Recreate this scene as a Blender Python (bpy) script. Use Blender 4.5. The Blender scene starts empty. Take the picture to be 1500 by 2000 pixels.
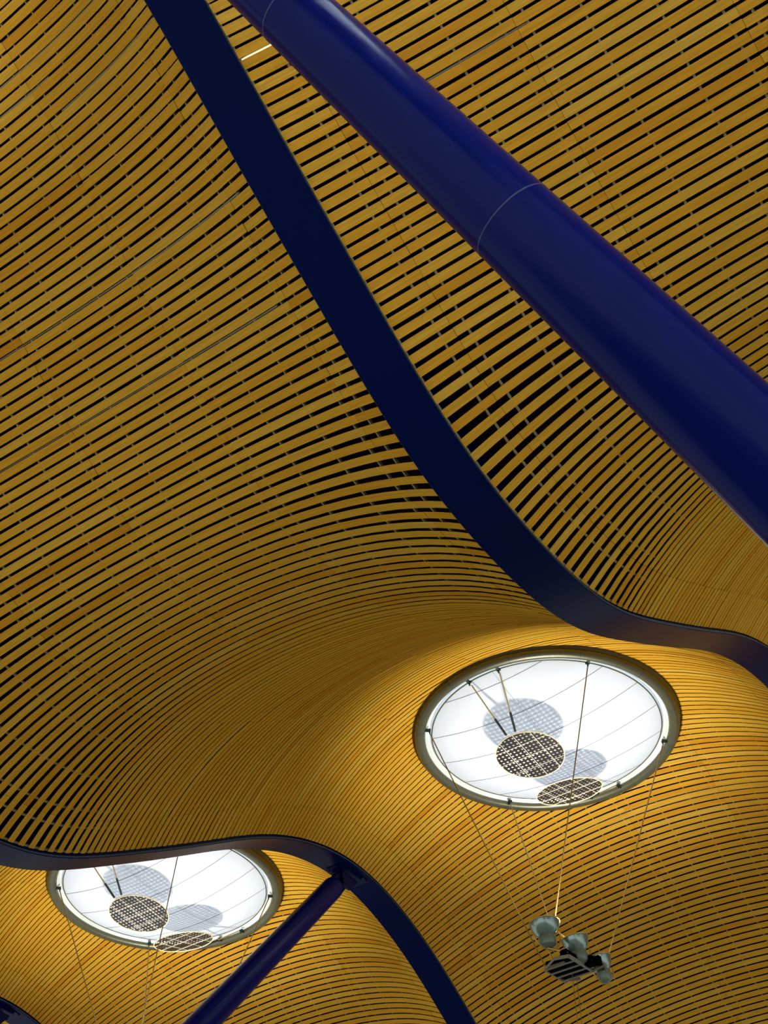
import bpy, bmesh, math, random
from math import pi, sin, cos, sqrt
from mathutils import Vector, Matrix

sc = bpy.context.scene
COL = sc.collection
random.seed(7)

# ------------------------------------------------------------------ camera
Z0 = 1.6                                     # eye height above the hall floor
CAM_E, CAM_AZ, CAM_ROLL, CAM_F = 0.78634, 0.609307, -0.008958, 2939.73
fw = Vector((cos(CAM_E) * sin(pi / 2 - 0), 0, 0))
def cam_axes():
    R, F, U = Vector((1, 0, 0)), Vector((0, 1, 0)), Vector((0, 0, 1))
    w = cos(CAM_E) * F + sin(CAM_E) * U
    up = -sin(CAM_E) * F + cos(CAM_E) * U
    c, s = cos(CAM_ROLL), sin(CAM_ROLL)
    r2 = c * R + s * up
    u2 = -s * R + c * up
    X = Vector((sin(CAM_AZ), cos(CAM_AZ), 0)); Y = Vector((-cos(CAM_AZ), sin(CAM_AZ), 0))
    def m(v): return Vector((X.dot(v), Y.dot(v), v.z))
    return m(r2), m(u2), m(w)
cr, cu, cw = cam_axes()
cd = bpy.data.cameras.new('camera')
cam = bpy.data.objects.new('camera', cd); COL.objects.link(cam)
cam.matrix_world = Matrix(((cr.x, cu.x, -cw.x, 0), (cr.y, cu.y, -cw.y, 0), (cr.z, cu.z, -cw.z, Z0), (0, 0, 0, 1)))
cd.sensor_fit = 'VERTICAL'; cd.sensor_height = 36; cd.lens = CAM_F / 2000 * 36
cd.clip_start = 0.05; cd.clip_end = 300
sc.camera = cam

# ------------------------------------------------------------------ light of the hall
wd = bpy.data.worlds.new('hall_ambient'); sc.world = wd; wd.use_nodes = True
nt = wd.node_tree; nt.nodes.clear()
wo = nt.nodes.new('ShaderNodeOutputWorld'); bg = nt.nodes.new('ShaderNodeBackground')
tc = nt.nodes.new('ShaderNodeTexCoord')
vm = nt.nodes.new('ShaderNodeVectorMath'); vm.operation = 'DOT_PRODUCT'
vm.inputs[1].default_value = (-0.60, -0.22, -0.77)          # added ambient gradient, brighter from the near side and below
mr = nt.nodes.new('ShaderNodeMapRange'); mr.inputs['From Min'].default_value = -0.8; mr.inputs['From Max'].default_value = 1.0
mr.inputs['To Min'].default_value = 0.20; mr.inputs['To Max'].default_value = 1.78
nt.links.new(tc.outputs['Generated'], vm.inputs[0]); nt.links.new(vm.outputs['Value'], mr.inputs['Value'])
nt.links.new(mr.outputs['Result'], bg.inputs['Strength']); bg.inputs['Color'].default_value = (0.95, 1.0, 0.93, 1)
nt.links.new(bg.outputs[0], wo.inputs[0])
FILL_W = 60.0                                                # area fill added over each membrane as daylight, pales the disc shadows
FLOOD_W = 1300.0                                            # floodlights of one cluster together
vs = sc.view_settings
sc.display_settings.display_device = 'sRGB'
vs.view_transform = 'Standard'; vs.look = 'None'; vs.exposure = 0.0; vs.gamma = 1.0; vs.use_curve_mapping = False

# ------------------------------------------------------------------ helpers
class MB:
    def __init__(s): s.v = []; s.f = []; s.uv = []; s.tone = []; s.smooth = []
    def quad(s, a, b, c, d, uv=None, tone=0.5, smooth=False):
        i = len(s.v); s.v += [tuple(a), tuple(b), tuple(c), tuple(d)]; s.f.append((i, i + 1, i + 2, i + 3))
        s.uv.append(uv); s.tone.append(tone); s.smooth.append(smooth)
    def raw(s, vs_, fs, smooth=True, tone=0.5):
        i = len(s.v); s.v += [tuple(q) for q in vs_]
        for f in fs: s.f.append(tuple(i + k for k in f)); s.uv.append(None); s.tone.append(tone); s.smooth.append(smooth)
    def box(s, c, sx, sy, sz, M=None):
        c = Vector(c); P = []
        for x in (-1, 1):
            for y in (-1, 1):
                for z in (-1, 1):
                    q = Vector((x * sx / 2, y * sy / 2, z * sz / 2))
                    if M is not None: q = M @ q
                    P.append(c + q)
        s.raw(P, [(0, 1, 3, 2), (4, 6, 7, 5), (0, 4, 5, 1), (2, 3, 7, 6), (0, 2, 6, 4), (1, 5, 7, 3)], False)
    def loft(s, rings, closed=True, caps=True, smooth=True, cyc=False):
        n = len(rings[0]); vs_ = [q for r in rings for q in r]; fs = []
        m = len(rings)
        for j in range(m if cyc else m - 1):
            j2 = (j + 1) % m
            for i in range(n if closed else n - 1):
                i2 = (i + 1) % n
                fs.append((j * n + i, j * n + i2, j2 * n + i2, j2 * n + i))
        s.raw(vs_, fs, smooth)
        if caps and not cyc:
            s.raw(rings[0], [tuple(range(n))[::-1]], False); s.raw(rings[-1], [tuple(range(n))], False)
    def tube(s, pts, rad, n=10, caps=True):
        pts = [Vector(q) for q in pts]
        if not isinstance(rad, (list, tuple)): rad = [rad] * len(pts)
        rings = []; side = None
        for i, q in enumerate(pts):
            d = (pts[min(i + 1, len(pts) - 1)] - pts[max(i - 1, 0)]).normalized()
            if side is None:
                side = d.cross(Vector((0, 0, 1)) if abs(d.z) < .9 else Vector((1, 0, 0))).normalized()
            side = (side - d * side.dot(d)).normalized(); up = side.cross(d)
            rings.append([q + rad[i] * (cos(2 * pi * k / n) * side + sin(2 * pi * k / n) * up) for k in range(n)])
        s.loft(rings, True, caps)
    def lathe(s, prof, n=48, M=None, cyc=False, caps=False):
        rings = []
        for r, z in prof:
            ring = [Vector((r * cos(2 * pi * k / n), r * sin(2 * pi * k / n), z)) for k in range(n)]
            rings.append([M @ q for q in ring] if M is not None else ring)
        s.loft(rings, True, caps, True, cyc)
    def build(s, name, mat, parent=None, loc=None, rnd=False):
        me = bpy.data.meshes.new(name); me.from_pydata(s.v, [], s.f)
        if any(u is not None for u in s.uv):
            l = me.uv_layers.new(name='UVMap'); k = 0; data = []
            for f, u in zip(s.f, s.uv):
                for j in range(len(f)): data += list(u[j]) if u else [0.0, 0.0]
            l.data.foreach_set('uv', data)
            a = me.attributes.new('tone', 'FLOAT', 'FACE'); a.data.foreach_set('value', s.tone)
        me.polygons.foreach_set('use_smooth', s.smooth)
        me.materials.append(mat)
        if not any(u is not None for u in s.uv):
            b = bmesh.new(); b.from_mesh(me); bmesh.ops.remove_doubles(b, verts=b.verts, dist=1e-5)
            bmesh.ops.recalc_face_normals(b, faces=b.faces); b.to_mesh(me); b.free()
            me.set_sharp_from_angle(angle=math.radians(38))
        o = bpy.data.objects.new(name, me); COL.objects.link(o)
        if parent is not None: o.parent = parent
        if loc is not None: o.location = loc
        return o

def tag(o, label=None, cat=None, group=None, kind=None):
    if label: o['label'] = label
    if cat: o['category'] = cat
    if group: o['group'] = group
    if kind: o['kind'] = kind
    return o
def empty(name, loc=(0, 0, 0)):
    o = bpy.data.objects.new(name, None); COL.objects.link(o); o.location = loc; o.empty_display_size = .2
    return o
def copy_tree(o, parent=None):
    c = o.copy(); COL.objects.link(c); c.parent = parent
    for ch in o.children:
        if ch.type != 'LIGHT': copy_tree(ch, c)
    return c

def mat(name, base, rough=.5, metal=0., spec=.5, coat=0.):
    m = bpy.data.materials.new(name); m.use_nodes = True; b = m.node_tree.nodes['Principled BSDF']
    b.inputs['Base Color'].default_value = (*base, 1); b.inputs['Roughness'].default_value = rough
    b.inputs['Metallic'].default_value = metal; b.inputs['Specular IOR Level'].default_value = spec
    b.inputs['Coat Weight'].default_value = coat
    return m
def noise_bump(m, scale, strength, dist=.01, colvar=None):
    n = m.node_tree; b = n.nodes['Principled BSDF']
    t = n.nodes.new('ShaderNodeTexCoord'); x = n.nodes.new('ShaderNodeTexNoise'); x.inputs['Scale'].default_value = scale
    n.links.new(t.outputs['Object'], x.inputs['Vector'])
    u = n.nodes.new('ShaderNodeBump'); u.inputs['Strength'].default_value = strength; u.inputs['Distance'].default_value = dist
    n.links.new(x.outputs['Fac'], u.inputs['Height']); n.links.new(u.outputs[0], b.inputs['Normal'])
    if colvar:
        base = b.inputs['Base Color'].default_value[:3]
        mx = n.nodes.new('ShaderNodeMixRGB'); mx.inputs[1].default_value = (*[c * (1 - colvar) for c in base], 1)
        mx.inputs[2].default_value = (*[c * (1 + colvar) for c in base], 1)
        n.links.new(x.outputs['Fac'], mx.inputs[0]); n.links.new(mx.outputs[0], b.inputs['Base Color'])
    return m

# bamboo boards: board tone from a per-board attribute, grain stretched along the board
def bamboo():
    m = bpy.data.materials.new('bamboo_board'); m.use_nodes = True; n = m.node_tree; b = n.nodes['Principled BSDF']
    L = n.links.new
    at = n.nodes.new('ShaderNodeAttribute'); at.attribute_name = 'tone'
    rp = n.nodes.new('ShaderNodeValToRGB'); e = rp.color_ramp.elements
    e[0].position = 0.0; e[0].color = (0.52, 0.235, 0.018, 1); e[1].position = 1.0; e[1].color = (0.62, 0.375, 0.052, 1)
    for pos, c in ((.2, (0.58, 0.285, 0.023, 1)), (.5, (0.60, 0.322, 0.031, 1))):
        k = e.new(pos); k.color = c
    L(at.outputs['Fac'], rp.inputs['Fac'])
    uv = n.nodes.new('ShaderNodeUVMap'); mp = n.nodes.new('ShaderNodeMapping')
    mp.inputs['Scale'].default_value = (1.1, 34.0, 1)
    L(uv.outputs[0], mp.inputs[0])
    ns = n.nodes.new('ShaderNodeTexNoise'); ns.inputs['Scale'].default_value = 1.3; ns.inputs['Detail'].default_value = 4
    L(mp.outputs[0], ns.inputs['Vector'])
    mg = n.nodes.new('ShaderNodeMapRange'); mg.inputs['From Min'].default_value = .3; mg.inputs['From Max'].default_value = .7
    mg.inputs['To Min'].default_value = .84; mg.inputs['To Max'].default_value = 1.12
    L(ns.outputs['Fac'], mg.inputs['Value'])
    mx = n.nodes.new('ShaderNodeMixRGB'); mx.blend_type = 'MULTIPLY'; mx.inputs[0].default_value = 1
    L(rp.outputs[0], mx.inputs[1]); L(mg.outputs[0], mx.inputs[2]); L(mx.outputs[0], b.inputs['Base Color'])
    b.inputs['Roughness'].default_value = .7; b.inputs['Specular IOR Level'].default_value = .0
    return m
M_WOOD = bamboo()
M_VOID = noise_bump(mat('void_shade_black', (0.010, 0.003, 0.002), .9, spec=.1), 3, .3)  # near-black colour stands in for the unlit void behind the slat gaps
M_CLEAT = mat('zinc_cleat', (0.24, 0.20, 0.11), .6, .1)
M_BLUE = noise_bump(mat('blue_steel_paint', (0.0003, 0.0050, 0.064), .34, spec=.07), 9, .03, .004)
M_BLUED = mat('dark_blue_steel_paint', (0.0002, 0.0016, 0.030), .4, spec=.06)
M_TUBE = noise_bump(mat('deep_blue_gloss_paint', (0.0001, 0.0044, 0.098), .2, spec=.07), 6, .03, .004)
M_SEAM = mat('blue_weld_line', (0.02, 0.03, 0.15), .3, spec=.4)
M_EDGE = mat('grey_edge_gasket', (0.02, 0.04, 0.06), .6)
M_RIM = noise_bump(mat('olive_grey_metal', (0.115, 0.115, 0.075), .38, .55), 12, .03, .003)
M_DRUM = noise_bump(mat('brushed_pale_metal', (0.84, 0.88, 0.86), .25, .35), 8, .1, .01)
M_FAB = noise_bump(mat('white_membrane_fabric', (0.70, 0.73, 0.78), .8, spec=.1), 2.2, .25, .02)
_n = M_FAB.node_tree; _tl = _n.nodes.new('ShaderNodeBsdfTranslucent'); _tl.inputs[0].default_value = (.88, .92, 1.0, 1)
_mx = _n.nodes.new('ShaderNodeMixShader'); _mx.inputs[0].default_value = .38
_n.links.new(_n.nodes['Principled BSDF'].outputs[0], _mx.inputs[1]); _n.links.new(_tl.outputs[0], _mx.inputs[2]); _n.links.new(_mx.outputs[0], _n.nodes['Material Output'].inputs[0])
M_FSEAM = mat('membrane_seam_grey', (0.22, 0.23, 0.26), .7)
M_CLAMP = mat('dark_clamp_steel', (0.02, 0.035, 0.03), .5, .5)
M_CABLE = noise_bump(mat('twisted_steel_cable', (0.26, 0.17, 0.06), .4, .6), 40, .2, .002)
M_ROD = mat('brass_rod', (0.50, 0.40, 0.16), .35, .6)
M_RODD = mat('black_rod_sleeve', (0.012, 0.016, 0.018), .5)
M_GOLD = mat('pale_gold_frame', (0.95, 0.86, 0.55), .3, .2)
M_BAR = mat('white_gold_glazing_bar', (0.75, 0.68, 0.55), .4, .1)
M_GREY = noise_bump(mat('grey_green_housing', (0.13, 0.17, 0.14), .42, .25), 20, .04, .003)
M_GLASSY = mat('blue_grey_reflector_bowl', (0.19, 0.27, 0.26), .24, .55, coat=.5)
M_BRASS = mat('brass_trim', (0.40, 0.27, 0.07), .35, .6)
M_BLACK = mat('black_gear_box', (0.0008, 0.0008, 0.0008), .8, spec=.02)
M_FRAME = mat('grey_frame_bar', (0.20, 0.20, 0.16), .5, .2)
M_PIPE = mat('grey_conduit', (0.28, 0.27, 0.22), .5, .3)
M_STONE = noise_bump(mat('pale_stone_floor', (0.42, 0.40, 0.36), .35), 1.5, .02, .002, .06)

# perforated mirror plate (holes are real openings in the sheet)
def perforated():
    m = bpy.data.materials.new('perforated_dark_mirror'); m.use_nodes = True; n = m.node_tree; L = n.links.new
    b = n.nodes['Principled BSDF']; out = n.nodes['Material Output']
    b.inputs['Base Color'].default_value = (0.045, 0.036, 0.030, 1); b.inputs['Metallic'].default_value = .6
    b.inputs['Roughness'].default_value = .28
    t = n.nodes.new('ShaderNodeTexCoord'); mp = n.nodes.new('ShaderNodeMapping'); mp.inputs['Scale'].default_value = (1 / .078, 1 / .078, 0)
    mp.inputs['Rotation'].default_value = (0, 0, 0)
    L(t.outputs['Object'], mp.inputs[0])
    fr = n.nodes.new('ShaderNodeVectorMath'); fr.operation = 'FRACTION'; L(mp.outputs[0], fr.inputs[0])
    sb = n.nodes.new('ShaderNodeVectorMath'); sb.operation = 'SUBTRACT'; sb.inputs[1].default_value = (.5, .5, 0); L(fr.outputs[0], sb.inputs[0])
    ln = n.nodes.new('ShaderNodeVectorMath'); ln.operation = 'LENGTH'; L(sb.outputs[0], ln.inputs[0])
    lt = n.nodes.new('ShaderNodeMath'); lt.operation = 'LESS_THAN'; lt.inputs[1].default_value = .26; L(ln.outputs['Value'], lt.inputs[0])
    ns = n.nodes.new('ShaderNodeTexNoise'); ns.inputs['Scale'].default_value = 14; L(t.outputs['Object'], ns.inputs['Vector'])
    bp = n.nodes.new('ShaderNodeBump'); bp.inputs['Strength'].default_value = .5; bp.inputs['Distance'].default_value = .01
    L(ns.outputs['Fac'], bp.inputs['Height']); L(bp.outputs[0], b.inputs['Normal'])
    tr = n.nodes.new('ShaderNodeBsdfTransparent'); mx = n.nodes.new('ShaderNodeMixShader')
    L(lt.outputs[0], mx.inputs[0]); L(b.outputs[0], mx.inputs[1]); L(tr.outputs[0], mx.inputs[2]); L(mx.outputs[0], out.inputs[0])
    return m
M_PERF = perforated()
def emitter(name, col, s):
    m = bpy.data.materials.new(name); m.use_nodes = True; b = m.node_tree.nodes['Principled BSDF']
    b.inputs['Base Color'].default_value = (*col, 1); b.inputs['Emission Color'].default_value = (*col, 1); b.inputs['Emission Strength'].default_value = s
    return m
M_LAMP = emitter('fluorescent_glow', (1.0, .90, .60), .9)

# ------------------------------------------------------------------ roof geometry
D = 9.0                      # bay width between beams
YB = 5.601786; BW = 0.54     # first beam in view, beam width
XT, HL = 10.532706, 9.032552 # trough position and half wave length
FA = (13.109114, -1.897433, 1.2e-05, -0.010682, 0.00357, 0.011593, 0.009308)
HA = (1.517169, -0.186023, 0.044503); HB = (-0.27079, -0.072025)
XC1 = XT + HL; XC0 = XT - HL
def fz(x):
    th = pi * (x - XT) / HL
    return Z0 + sum(a * cos(k * th) for k, a in enumerate(FA)), sum(-a * k * pi / HL * sin(k * th) for k, a in enumerate(FA))
def surf(c, bay, s, off=0.0):
    """point of the vaulted ceiling; c along the beam, s 0..1 across bay"""
    z, d = fz(c); n = sqrt(1 + d * d); th = pi * (c - XT) / HL
    sm = min(max((s * D - BW / 2 * .8) / (D - BW * .8), 0.0), 1.0)
    q = 4 * sm * (1 - sm)
    h = .045 + (HA[0] + HA[1] * cos(th) + HA[2] * cos(2 * th)) * q + (HB[0] + HB[1] * cos(th)) * (q * q - q) + off
    return Vector((c - h * d / n, YB + (bay + s) * D, z + h / n))
RX, RY, RZ = 19.545, 10.142, 16.211 + Z0     # roof light ring centre
RHOLE = 2.24
def ring_centres():
    for bay in (-1, 0, 1, 2):
        for cx in (RX, RX - 2 * HL): yield bay, Vector((cx, RY + bay * D, RZ))
# ceiling slats ------------------------------------------------------
PITCH = 0.130
def c_table(c0, c1):
    """positions of slats with equal spacing along the middle of the vault"""
    n = 6000; cs = [c0 + (c1 - c0) * i / n for i in range(n + 1)]
    acc = [0.0]; prev = surf(cs[0], 0, .5)
    for c in cs[1:]:
        q = surf(c, 0, .5); acc.append(acc[-1] + (q - prev).length); prev = q
    def inv(L):
        lo, hi = 0, n
        while hi - lo > 1:
            m = (lo + hi) // 2
            if acc[m] > L: hi = m
            else: lo = m
        return cs[lo] + (cs[hi] - cs[lo]) * (L - acc[lo]) / max(acc[hi] - acc[lo], 1e-9)
    # phase: a gap falls at c = 7.431
    k = int((7.431 - c0) / (c1 - c0) * n); ph = (acc[k] + PITCH / 2) % PITCH
    out = []; L = ph
    while L < acc[-1]: out.append(inv(L)); L += PITCH
    return out
SEAMS = [0.08, 0.287, 0.5, 0.713, 0.92]
CLEATS = []
for q in SEAMS: CLEATS += [q - .0135, q + .0135]
CLEATS += [.03, .149, .218, .358, .429, .571, .642, .782, .851, .97]
def slat_dir(c, bay, s):
    e = .02
    return (surf(c + e, bay, s) - surf(c - e, bay, s))
def build_ceiling(bay, c0, c1, nseg=6):
    B = MB(); rnd = random.Random(100 + bay)
    ctr = [q for b, q in ring_centres() if b == bay]
    edges = [BW / 2 / D - .001] + SEAMS + [1 - BW / 2 / D + .001]
    cl = c_table(c0, c1)
    for idx, c in enumerate(cl):
        boards = []
        for j in range(len(edges) - 1):
            a, b = edges[j], edges[j + 1]
            g = .00018
            n = max(3, int((b - a) * D / .30))
            boards.append((a + (g if j else 0), b - (g if j < len(edges) - 2 else 0), n))
        for (a, b, n) in boards:
            t = rnd.random(); tone = min(max(.5 + rnd.gauss(0, .17) - (.28 if t < .09 else 0), 0), 1)
            wob = rnd.gauss(0, .0022); uoff = rnd.random() * 50
            # clip by the roof light opening
            spans = [(a, b)]
            for q in ctr:
                if abs(surf(c, bay, .5).x - q.x) > 3.2 and abs(c - q.x) > 3.2: continue
                new = []
                for (p0, p1) in spans:
                    m = 60; inside = []
                    for i in range(m + 1):
                        s_ = p0 + (p1 - p0) * i / m; P = surf(c, bay, s_)
                        inside.append(math.hypot(P.x - q.x, P.y - q.y) < RHOLE)
                    cur = None
                    for i in range(m + 1):
                        s_ = p0 + (p1 - p0) * i / m
                        if not inside[i]:
                            if cur is None:
                                cur = s_
                                if i > 0:
                                    lo, hi = s_ - (p1 - p0) / m, s_
                                    for _ in range(12):
                                        mm = (lo + hi) / 2; P = surf(c, bay, mm)
                                        if math.hypot(P.x - q.x, P.y - q.y) < RHOLE: lo = mm
                                        else: hi = mm
                                    cur = hi
                        elif cur is not None:
                            lo, hi = s_ - (p1 - p0) / m, s_
                            for _ in range(12):
                                mm = (lo + hi) / 2; P = surf(c, bay, mm)
                                if math.hypot(P.x - q.x, P.y - q.y) < RHOLE: hi = mm
                                else: lo = mm
                            new.append((cur, lo)); cur = None
                    if cur is not None: new.append((cur, p1))
                spans = new
            for (p0, p1) in spans:
                if p1 - p0 < .002: continue
                m = max(2, int((p1 - p0) * D / .30)); rows = []
                for i in range(m + 1):
                    s_ = p0 + (p1 - p0) * i / m
                    P = surf(c, bay, s_); t1 = slat_dir(c, bay, s_); loc = t1.length / .04
                    t1.normalize()
                    e = .002; t2 = (surf(c, bay, min(s_ + e, 1)) - surf(c, bay, max(s_ - e, 0))).normalized()
                    nn = t1.cross(t2).normalized()
                    if nn.z < 0: nn = -nn
                    pl = PITCH * loc / LOC(c)
                    w = min(.0975, pl * .80) / 2
                    P = P + nn * wob + t1 * wob * .8
                    rows.append((P - t1 * w, P + t1 * w, P + t1 * w + nn * .009, P - t1 * w + nn * .009, s_ * D))
                for i in range(m):
                    r0, r1 = rows[i], rows[i + 1]
                    u0, u1 = r0[4] + uoff, r1[4] + uoff; v0 = idx * .13; v1 = v0 + .1
                    B.quad(r0[0], r0[1], r1[1], r1[0], [(u0, v0), (u0, v1), (u1, v1), (u1, v0)], tone, True)
                    B.quad(r0[1], r0[2], r1[2], r1[1], [(u0, v1), (u0, v1 + .01), (u1, v1 + .01), (u1, v1)], tone)
                    B.quad(r0[3], r0[0], r1[0], r1[3], [(u0, v0), (u0, v0 + .01), (u1, v0 + .01), (u1, v0)], tone)
                    B.quad(r0[2], r0[3], r1[3], r1[2], [(u0, v0), (u0, v1), (u1, v1), (u1, v0)], tone)
                for r, fl in ((rows[0], 1), (rows[-1], 0)):
                    q4 = [r[0], r[1], r[2], r[3]]
                    if fl: q4 = q4[::-1]
                    B.quad(*q4, [(0, 0), (0, .1), (.01, .1), (.01, 0)], tone)
    o = B.build('ceiling', M_WOOD); tag(o, kind='structure')
    # carrier strips behind the slats
    K = MB(); ns = int((c1 - c0) / .25)
    for s_ in CLEATS:
        run = []
        def flush(run):
            if len(run) > 1:
                K.loft([[q[0], q[1], q[2], q[3]] for q in run], True, True, False)
        for i in range(ns + 1):
            c = c0 + (c1 - c0) * i / ns; P = surf(c, bay, s_)
            if any(math.hypot(P.x - q.x, P.y - q.y) < RHOLE + .05 for q in ctr): flush(run); run = []; continue
            t1 = slat_dir(c, bay, s_).normalized(); e = .002
            t2 = (surf(c, bay, min(s_ + e, 1)) - surf(c, bay, max(s_ - e, 0))).normalized()
            nn = t1.cross(t2).normalized()
            if nn.z < 0: nn = -nn
            a = P + nn * .0155
            run.append((a - t2 * .013, a + t2 * .013, a + t2 * .013 + nn * .03, a - t2 * .013 + nn * .03))
        flush(run)
    K.build('carrier_strip', M_CLEAT, o)
    # near-black backing sheet, shade of the roof void put into its colour
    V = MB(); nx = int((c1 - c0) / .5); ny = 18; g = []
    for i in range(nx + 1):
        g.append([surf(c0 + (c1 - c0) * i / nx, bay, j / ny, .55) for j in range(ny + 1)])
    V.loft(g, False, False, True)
    V.build('void_shade_sheet', M_VOID, o)
    return o
_loc = {}
def LOC(c):
    k = round(c, 3)
    if k not in _loc: _loc[k] = slat_dir(c, 0, .5).length / .04
    return _loc[k]
build_ceiling(-1, -5.0, 35.0)
build_ceiling(0, -5.0, 35.0)
build_ceiling(1, 2.0, 35.0)
build_ceiling(2, 14.0, 32.0)

# hall floor far below
F = MB(); F.box((12, 8, -.1), 60, 50, .2)
tag(F.build('floor', M_STONE), kind='structure')

# ------------------------------------------------------------------ beams
BLAB = {0: 'long S-curved blue roof beam sweeping from the top edge down to the right edge',
        1: 'blue roof beam crossing the lower left, with a tubular strut fixed to its crest',
        2: 'blue roof beam just showing at the bottom left corner',
        -1: 'blue roof beam beyond the right side of the thick tubular strut'}
def beam(k, x0, x1):
    yc = YB + k * D; n = int((x1 - x0) / .12)
    root = empty('roof_beam', (x0, yc, fz(x0)[0])); L0 = Vector(root.location)
    tag(root, BLAB[k], 'beam', None)
    def strip(y0, y1, h0, h1, name, m):
        B = MB(); rings = []
        for i in range(n + 1):
            x = x0 + (x1 - x0) * i / n; z, d = fz(x); N = Vector((-d, 0, 1)).normalized()
            P = Vector((x, yc, z)) - L0
            rings.append([P + Vector((0, y0, 0)) + N * h0, P + Vector((0, y1, 0)) + N * h0, P + Vector((0, y1, 0)) + N * h1, P + Vector((0, y0, 0)) + N * h1])
        B.loft(rings, True, True, True); return B.build(name, m, root)
    strip(-BW / 2, BW / 2, 0, .03, 'bottom_flange', M_BLUE)
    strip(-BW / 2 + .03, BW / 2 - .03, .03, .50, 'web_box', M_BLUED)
    for sd in (-1, 1):
        strip(sd * BW / 2 - .004 + (.0 if sd > 0 else -.006), sd * BW / 2 + .004 + (.006 if sd > 0 else 0), .012, .034, 'edge_gasket', M_EDGE)
    return root, L0
b_roots = {}
for k, x0, x1 in ((-1, -5, 35), (0, -5, 35), (1, 2, 35), (2, 14, 32)):
    b_roots[k] = beam(k, x0, x1)
def bracket(k, xc):
    """fixing plate with bolts and clevis cheeks under the beam crest"""
    root, L0 = b_roots[k]; z, d = fz(xc); yc = YB + k * D; P = Vector((xc, yc, z)) - L0
    B = MB(); B.box(P + Vector((0.10, 0, -.015)), .80, .38, .035)
    B.box(P + Vector((0.06, 0, -.05)), .50, .30, .05)
    pl = B.build('fixing_plate', M_BLUE, root)
    for i in range(6):
        for sy in (-1, 1):
            q = MB(); q.lathe([(0, 0), (.016, 0), (.016, -.02), (0, -.02)], 6, Matrix.Translation(P + Vector((-.24 + i * .136, sy * .17, -.031))))
            q.build('bolt', M_BLUED, pl)
    C = MB()
    for sy in (-1, 1):
        rings = []
        C.raw([P + Vector(v) for v in ((-.22, sy * .10 - .02, -.12), (.26, sy * .10 - .02, -.12), (.02, sy * .10 - .02, -.42), (-.20, sy * .10 - .02, -.42),
                                       (-.22, sy * .10 + .02, -.12), (.26, sy * .10 + .02, -.12), (.02, sy * .10 + .02, -.42), (-.20, sy * .10 + .02, -.42))],
              [(0, 1, 2, 3), (7, 6, 5, 4), (0, 4, 5, 1), (1, 5, 6, 2), (2, 6, 7, 3), (3, 7, 4, 0)], False)
    C.build('clevis', M_BLUE, root)
bracket(0, XC0); bracket(1, XC1 - .02); bracket(2, XC1 - .02)

# ------------------------------------------------------------------ struts
def strut(T, d, L, r0, k, label, seams):
    d = Vector(d).normalized(); T = Vector(T)
    root = empty('roof_strut', T + d * L); O = Vector(root.location)
    tag(root, label, 'strut')
    B = MB(); us = [.34, .36, .40, .50, .8] + [1 + i for i in range(int(L))] + [L]; rs = []
    for u in us:
        r = r0 + k * u
        rs.append(r * (.78 if u == .34 else .92 if u == .36 else .98 if u == .40 else 1))
    B.tube([T + d * u - O for u in us], rs, 64)
    B.build('tube', M_TUBE, root)
    # tongue that enters the clevis, with its pin
    side = Vector((0, 1, 0)); side = (side - d * side.dot(d)).normalized(); up = side.cross(d)
    Mx = Matrix((side, up, -d)).transposed()
    G = MB(); G.box(T + d * .22 - O, .13, .30, .46, Mx); G.build('tongue_plate', M_BLUE, root)
    P = MB(); c = T + d * .20 - O; P.tube([c - side * .17, c - side * .165, c + side * .165, c + side * .17], [.05, .062, .062, .05], 20)
    P.build('pin', M_BLUED, root)
    for u in seams:
        S_ = MB(); r = r0 + k * u
        S_.tube([T + d * (u - .008) - O, T + d * (u - .004) - O, T + d * (u + .004) - O, T + d * (u + .008) - O], [r - .001, r + .0022, r + .0022, r - .001], 64, False)
        S_.build('weld_band', M_SEAM, root)
    return root
strut((XC0 + .03, YB, fz(XC0)[0] - .12), (.8, -.5067, -1), 17.0, .204, .0200, 'thick glossy blue tubular strut crossing the upper right of the view', (4.75, 7.42, 10.9))
strut((19.45, YB + D, fz(XC1)[0] - .2), (-2.438, 0, -2.966), 18.0, .203, .004, 'slender blue tubular strut leaning below the crest of the lower left beam', (6.6,))

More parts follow.
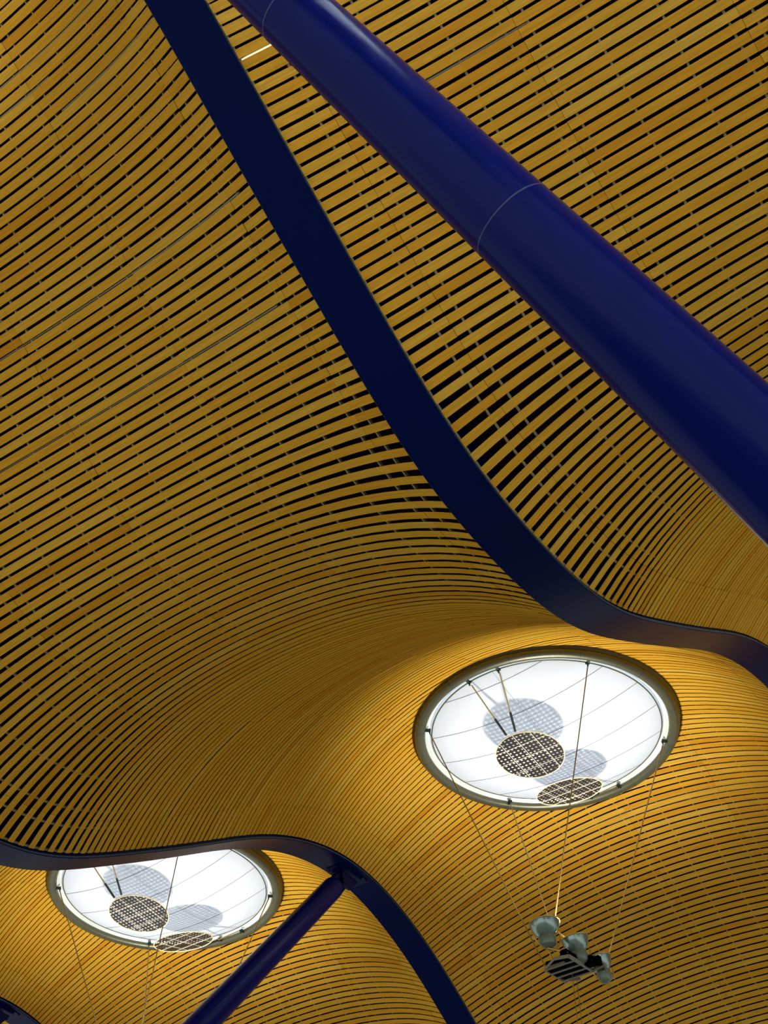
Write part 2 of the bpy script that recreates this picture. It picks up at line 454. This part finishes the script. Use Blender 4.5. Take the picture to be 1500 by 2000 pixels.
# ------------------------------------------------------------------ roof lights
def torus_prof(R, r, sx=1., sz=1., n=14, z=0):
    return [(R + sx * r * cos(2 * pi * i / n), z + sz * r * sin(2 * pi * i / n)) for i in range(n)]
HANG = [50, 130, -130, -50, 8, 172, -172, -8]
SAG = .32; RF = 2.05
def fab_z(x, y):
    return .03 - SAG * max(0, 1 - (x * x + y * y) / RF ** 2)
def make_skylight():
    root = empty('roof_light', (RX, RY, RZ))
    B = MB(); B.lathe(torus_prof(2.265, .085, 1.15, 1.0, 16), 128, None, True); B.build('rim', M_RIM, root)
    B = MB(); B.lathe([(2.335, .02), (2.40, .10), (2.40, .30), (2.37, .30), (2.31, .08)], 128, None, True); B.build('flashing', M_RIM, root)
    B = MB(); B.lathe([(2.185, -.01), (2.165, .02), (2.12, .06), (2.06, .10), (1.98, .12)], 128); dr = B.build('drum_lining', M_DRUM, root)
    M = MB(); nr = 22; na = 96; rings = []
    for i in range(nr + 1):
        r = max(RF * i / nr, .004)
        rings.append([Vector((r * cos(2 * pi * k / na), r * sin(2 * pi * k / na), fab_z(r, 0))) for k in range(na)])
    M.loft(rings, True, False, True)
    M.loft([[q + Vector((0, 0, .012)) for q in r] for r in rings], True, False, True)
    fab = M.build('membrane', M_FAB, root)
    H = MB(); H.lathe([(RF + .012 * cos(a), .03 + .012 * sin(a)) for a in [2 * pi * i / 8 for i in range(8)]], 96, None, True); H.build('hem', M_RIM, fab)
    for x in (-1.79, -1.06, -.33, .41, 1.13, 1.82):
        S_ = MB(); ym = sqrt(RF * RF - x * x) - .01
        ys = [-ym + 2 * ym * i / 24 for i in range(25)]
        S_.tube([Vector((x, y, fab_z(x, y) - .001)) for y in ys], .0055, 6); S_.build('seam', M_FSEAM, fab)
    S_ = MB(); ym = RF - .02; S_.tube([Vector((-ym + 2 * ym * i / 24, -.15, fab_z(-ym + 2 * ym * i / 24, -.15) + .001)) for i in range(25)], .0035, 6); S_.build('seam', M_FSEAM, fab)
    for a in HANG:
        A = math.radians(a); c = Vector((2.10 * cos(A), 2.10 * sin(A), -.03)); Rm = Matrix.Rotation(A, 3, 'Z')
        K = MB(); K.box(c + Rm @ Vector((.05, 0, 0)), .10, .035, .05, Rm); K.box(c, .03, .075, .035, Rm)
        K.tube([c + Vector((0, 0, .02)), c - Vector((0, 0, .07))], .014, 8); K.build('clamp', M_CLAMP, root)
    LN = MB(); LN.lathe([(2.36, .26), (2.30, .50), (2.10, .58), (.01, .62)], 64); LN.build('lantern_hood', M_DRUM, root)
    for i in range(12):                       # joints in the rim
        A = math.radians(15 + i * 30); J = MB()
        pr = torus_prof(2.265, .0862, 1.15, 1.0, 16)
        J.loft([[Vector((r * cos(A + e), r * sin(A + e), z)) for r, z in pr] for e in (-.0012, .0012)], True, True); J.build('rim_joint', M_CLAMP, root)
    return root
sky0 = make_skylight()
def make_disc():
    """perforated reflector, origin at its centre"""
    root = empty('reflector_disc')
    B = MB(); R = .585; B.lathe([(.0005, 0), (R * .5, 0), (R, 0), (R, .006), (R * .5, .006), (.0005, .006)], 72); B.build('perforated_plate', M_PERF, root)
    B = MB(); B.lathe(torus_prof(.592, .009, 1, 1.2, 10), 96, None, True); B.build('rim', M_GOLD, root)
    for a in (0, 90):
        Rm = Matrix.Rotation(math.radians(a), 3, 'Z')
        for o in (-.30, 0, .30):
            h = sqrt(.58 ** 2 - o * o); G = MB(); G.box(Rm @ Vector((0, o, -.005)), 2 * h, .007, .009, Rm); G.build('glazing_bar', M_BAR, root)
    return root
def orient(o, C, nx, ny):
    n = Vector((nx, ny, 1)).normalized(); a = Vector((1, 0, 0)); a = (a - n * a.dot(n)).normalized(); b = n.cross(a)
    R = Matrix((a, b, n)).transposed().to_4x4(); R.translation = C; o.matrix_world = R
DZ = -.80; DX = .672
def disc_loc(ctr, sgn): return ctr + Vector((sgn * DX + .05, .035, DZ))
disc0 = make_disc()
# floodlight cluster -----------------------------------------------------
CL = Vector((.04, -.02, -4.52))
CABLE_END = {130: (-.14, .33, -4.56), -130: (-.32, .03, -3.86), 50: (.02, .10, -4.50), -50: (.58, -.36, -4.30)}
def bowl(root, c, tilt, r, axis_rot):
    """one floodlight: open glass bowl above a lamp housing"""
    R = (Matrix.Rotation(axis_rot, 3, 'Z') @ Matrix.Rotation(tilt, 3, 'Y')).to_4x4(); R.translation = c
    B = MB(); B.lathe([(r, .0), (r * .97, -.05), (r * .87, -.12), (r * .70, -.18), (r * .52, -.215), (r * .50, -.215), (r * .68, -.17), (r * .85, -.115), (r * .955, -.05), (r * .985, 0)], 40, R, True)
    o = B.build('reflector_bowl', M_GLASSY, root)
    B = MB(); B.lathe(torus_prof(r, .011, 1, 1, 8), 40, R, True); B.build('bowl_rim', M_BRASS, o)
    B = MB(); B.lathe([(.002, -.205), (r * .52, -.21), (r * .56, -.24), (r * .56, -.33), (r * .50, -.38), (r * .30, -.415), (.002, -.425)], 32, R); B.build('lamp_housing', M_GREY, root)
    B = MB(); a = .9
    pts = [R @ Vector((r * 1.05 * cos(t), .0, -.16 - r * 1.35 * sin(t) * .9)) for t in [pi * i / 12 for i in range(13)]]
    B.tube(pts, .012, 8); B.build('yoke', M_BRASS, root)
    return o
def make_cluster():
    root = empty('floodlight_cluster', Vector((RX, RY, RZ)) + CL)
    # tray: two long rails and cross bars, tilted a little; black gear boxes hang in it
    T = Matrix.Rotation(math.radians(-6), 3, 'Y'); o0 = Vector((0, 0, -.02))
    def bar(a, b, w=.034, h=.05, name='frame_bar', m=M_FRAME):
        a = T @ Vector(a) + o0; b = T @ Vector(b) + o0; dd = b - a; x = dd.normalized(); y = Vector((0, 0, 1)).cross(x).normalized(); z = x.cross(y)
        q = MB(); q.box((a + b) / 2, dd.length, w, h, Matrix((x, y, z)).transposed()); return q.build(name, m, root)
    bar((-.48, -.20, 0), (.27, -.20, 0)); bar((-.30, .34, 0), (.36, .34, 0), .02)
    for x in (-.30, -.10, .09, .27): bar((x, -.20, 0), (x, .34, 0))
    bar((.27, -.20, 0), (.20, -.46, 0)); bar((.20, -.46, 0), (.46, -.34, 0), .022); bar((-.48, -.20, 0), (-.55, .02, 0), .022)
    bar((-.55, .02, 0), (-.30, .34, 0), .02, .03); bar((.27, .34, 0), (.42, .10, 0), .02)
    for (x, y, sx, sy) in ((-.20, .07, .15, .50), (-.005, .09, .14, .48), (.18, .07, .13, .46), (-.40, -.12, .18, .12), (.06, -.29, .16, .13), (.13, -.40, .10, .07)):
        q = MB(); q.box(T @ Vector((x, y, .058)) + o0, sx, sy, .14, T); q.build('gear_box', M_BLACK, root)
    bowl(root, Vector((-.56, .13, .57)), math.radians(6), .245, math.radians(150))
    bowl(root, Vector((-.12, -.15, .40)), math.radians(13), .215, math.radians(150))
    bowl(root, Vector((.40, -.27, .26)), math.radians(14), .20, math.radians(150))
    for a, b in (((-.54, .12, .14), (-.42, .12, 0)), ((-.54, .12, .14), (-.46, -.18, 0)), ((-.06, -.17, 0), (-.02, -.18, .02)), ((.44, -.30, -.13), (.36, -.36, 0)), ((-.50, .05, .5), (-.18, -.10, .35)), ((-.10, -.20, .30), (.34, -.24, .16))):
        q = MB(); q.tube([a, b], .014, 8); q.build('stay', M_BRASS, root)
    # lower cord pair hanging below
    for x in (-.02, .12):
        q = MB(); q.tube([Vector((x + .10, .06, 0)), Vector((x + .10 + .02, .06, -1.9))], .006, 6); q.build('pull_cord', M_CABLE, root)
    return root
cl0 = make_cluster()
def cable(name, a, b, r, m, label, cat, group, sleeve=None):
    a, b = Vector(a), Vector(b); root = MB(); root.tube([Vector((0, 0, 0)), b - a], r, 8)
    o = root.build(name, m, None, a); tag(o, label, cat, group)
    if sleeve:
        s_ = MB(); d = (b - a); s_.tube([d * (1 - sleeve), d * .995], r * 1.7, 8); s_.build('sleeve', M_RODD if cat == 'rod' else M_CABLE, o)
    return o
SITES = [(0, RX, 'right', 1), (1, RX, 'left', 1), (-1, RX, 'east', 0), (0, RX - 2 * HL, 'north', 0), (-1, RX - 2 * HL, 'corner', 0)]
PWR = {'right': 1.0, 'left': .95, 'east': .9, 'north': .45, 'corner': .6}
WHERE = {'right': 'the whole roof light', 'left': 'the beam-cut roof light', 'east': 'the off-frame eastern roof light',
         'north': 'the off-frame northern roof light', 'corner': 'the off-frame corner roof light'}
SKY = {'right': 'large oval roof light with white membrane, whole, right of centre', 'left': 'lower left roof light with white membrane, top edge cut off by a blue beam',
       'east': 'round roof light outside the frame, beyond its right edge', 'north': 'round roof light outside the frame, beyond its top left corner',
       'corner': 'round roof light outside the frame, beyond its top edge'}
SIDE = {130: 'leftmost', -130: 'dark upper', 50: 'lower left', -50: 'rightmost'}
for bay, cx, key, vis in SITES:
    ctr = Vector((cx, RY + bay * D, RZ)); w = WHERE[key]
    s = sky0 if key == 'right' else copy_tree(sky0)
    ad = bpy.data.lights.new('lantern_fill', 'AREA'); ad.shape = 'DISK'; ad.size = 3.9; ad.energy = FILL_W * (90 if key == 'corner' else 1); ad.color = (.93, .97, 1.0)  # added fill behind the membrane; corner one boosted for the strut highlight
    ao = bpy.data.objects.new('lantern_fill', ad); COL.objects.link(ao); ao.parent = s; ao.location = (0, 0, .42)
    s.location = ctr; tag(s, SKY[key], 'skylight', 'round roof lights in the slatted ceiling')
    for sgn, nx in ((-1, .12), (1, -.262)):
        d = disc0 if (key == 'right' and sgn < 0) else copy_tree(disc0)
        orient(d, disc_loc(ctr, sgn), nx, .0)
        tag(d, ('rounder perforated disc, upper left of the pair under ' if sgn < 0 else 'flatter perforated disc, lower right of the pair under ') + w, 'reflector', 'perforated reflector discs under the roof lights')
        C = disc_loc(ctr, sgn)
        for ay in (-8, 8):
            A = math.radians(ay if sgn > 0 else 180 - ay)
            top = ctr + Vector((2.05 * cos(A), 2.05 * sin(A), -.06))
            n_ = Vector((nx, 0, 1)).normalized(); ax = Vector((sgn, 0, 0)); ax = (ax - n_ * ax.dot(n_)).normalized()
            end = C + ax * .618 + Vector((0, .09 * (1 if A % (2 * pi) < pi else -1), .012))
            cable('hanger_rod', top, end, .0125, M_ROD, ('left' if top.y > ctr.y else 'right') + ' brass rod of the ' + ('rounder' if sgn < 0 else 'flatter') + ' disc under ' + w, 'rod', 'brass rods holding the reflector discs', .33)
    for yy in (-.09, .09):      # tie rods between the two discs
        a = disc_loc(ctr, -1) + Vector((.61, yy + .0, -.065)); b = disc_loc(ctr, 1) + Vector((-.60, yy + .0, .175))
        cable('tie_rod', a, b, .011, M_RODD, ('upper' if yy < 0 else 'lower') + ' dark rod joining both discs under ' + w, 'rod', 'tie rods between the disc pairs')
    k = cl0 if key == 'right' else copy_tree(cl0)
    k.location = ctr + CL
    tag(k, 'grey three-bowl floodlight cluster with black boxes below ' + w, 'floodlight', 'hanging floodlight clusters')
    for a in (130, -130, 50, -50):
        A = math.radians(a); top = ctr + Vector((2.10 * cos(A), 2.10 * sin(A), -.09))
        cable('suspension_cable', top, ctr + Vector(CABLE_END[a]), .0105, M_CABLE, SIDE[a] + ' thin cable hanging down from ' + w, 'cable', 'cables holding the floodlight clusters')
    for i, (px, py, pz) in enumerate(((-.56, .13, .53), (-.13, -.14, .37), (.39, -.26, .23))):
        ld = bpy.data.lights.new('flood_beam', 'SPOT'); ld.energy = FLOOD_W * (.12, .76, .12)[i] * PWR[key]; ld.spot_size = math.radians(120); ld.spot_blend = .9; ld.shadow_soft_size = .17
        ld.color = (1.0, .95, .82)
        lo = bpy.data.objects.new('flood_beam', ld); COL.objects.link(lo); lo.parent = k; lo.location = (px, py, pz)
        lo.rotation_euler = (pi, 0, 0)

# ------------------------------------------------------------------ services glimpsed through the gaps
def conduit(c, bay, s0, s1, off, r, label, m=M_PIPE, name='conduit'):
    n = max(3, int((s1 - s0) * 30)); P = [surf(c, bay, s0 + (s1 - s0) * i / n, off) for i in range(n + 1)]; a = P[0]
    q = MB(); q.tube([v - a for v in P], r, 10); o = q.build(name, m, None, a); tag(o, label, 'pipe' if name == 'conduit' else 'lamp'); return o
TAB = c_table(-1.0, 28.5)
def gap_c(c):
    return min(((TAB[i] + TAB[i + 1]) / 2 for i in range(len(TAB) - 1)), key=lambda g: abs(g - c))
WH = [(4.02, 0, .09, .46, 'grey conduit behind slats near the top left corner'), (4.15, 0, .25, .46, 'short grey conduit behind slats at the left edge, upper of two'),
      (4.42, 0, .04, .26, 'grey conduit behind slats left of the long S-curved beam, near the top'), (6.11, 0, .06, .60, 'long conduit behind slats from left edge toward the S-curved beam'),
      (7.03, 0, .10, .66, 'lower long conduit behind slats left of the S-curved beam'), (21.64, 0, .04, .62, 'upper grey conduit behind orange slats below the whole roof light'),
      (21.75, 0, .04, .55, 'lower grey conduit behind orange slats below the whole roof light'), (21.61, 1, .05, .40, 'grey conduit behind slats beside the slender strut, upper'),
      (21.71, 1, .05, .40, 'grey conduit behind slats beside the slender strut, lower'), (6.12, -1, .70, .90, 'grey conduit behind slats just above the thick tubular strut')]
for c, bay, s0, s1, lb in WH:
    conduit(gap_c(c), bay, s0, s1, .034, .013, lb)
conduit(gap_c(5.215), -1, .925, .985, -0.0 + .05, .015, 'bright fluorescent tube behind slats between the blue beam and thick strut', M_LAMP, 'fluorescent_tube')
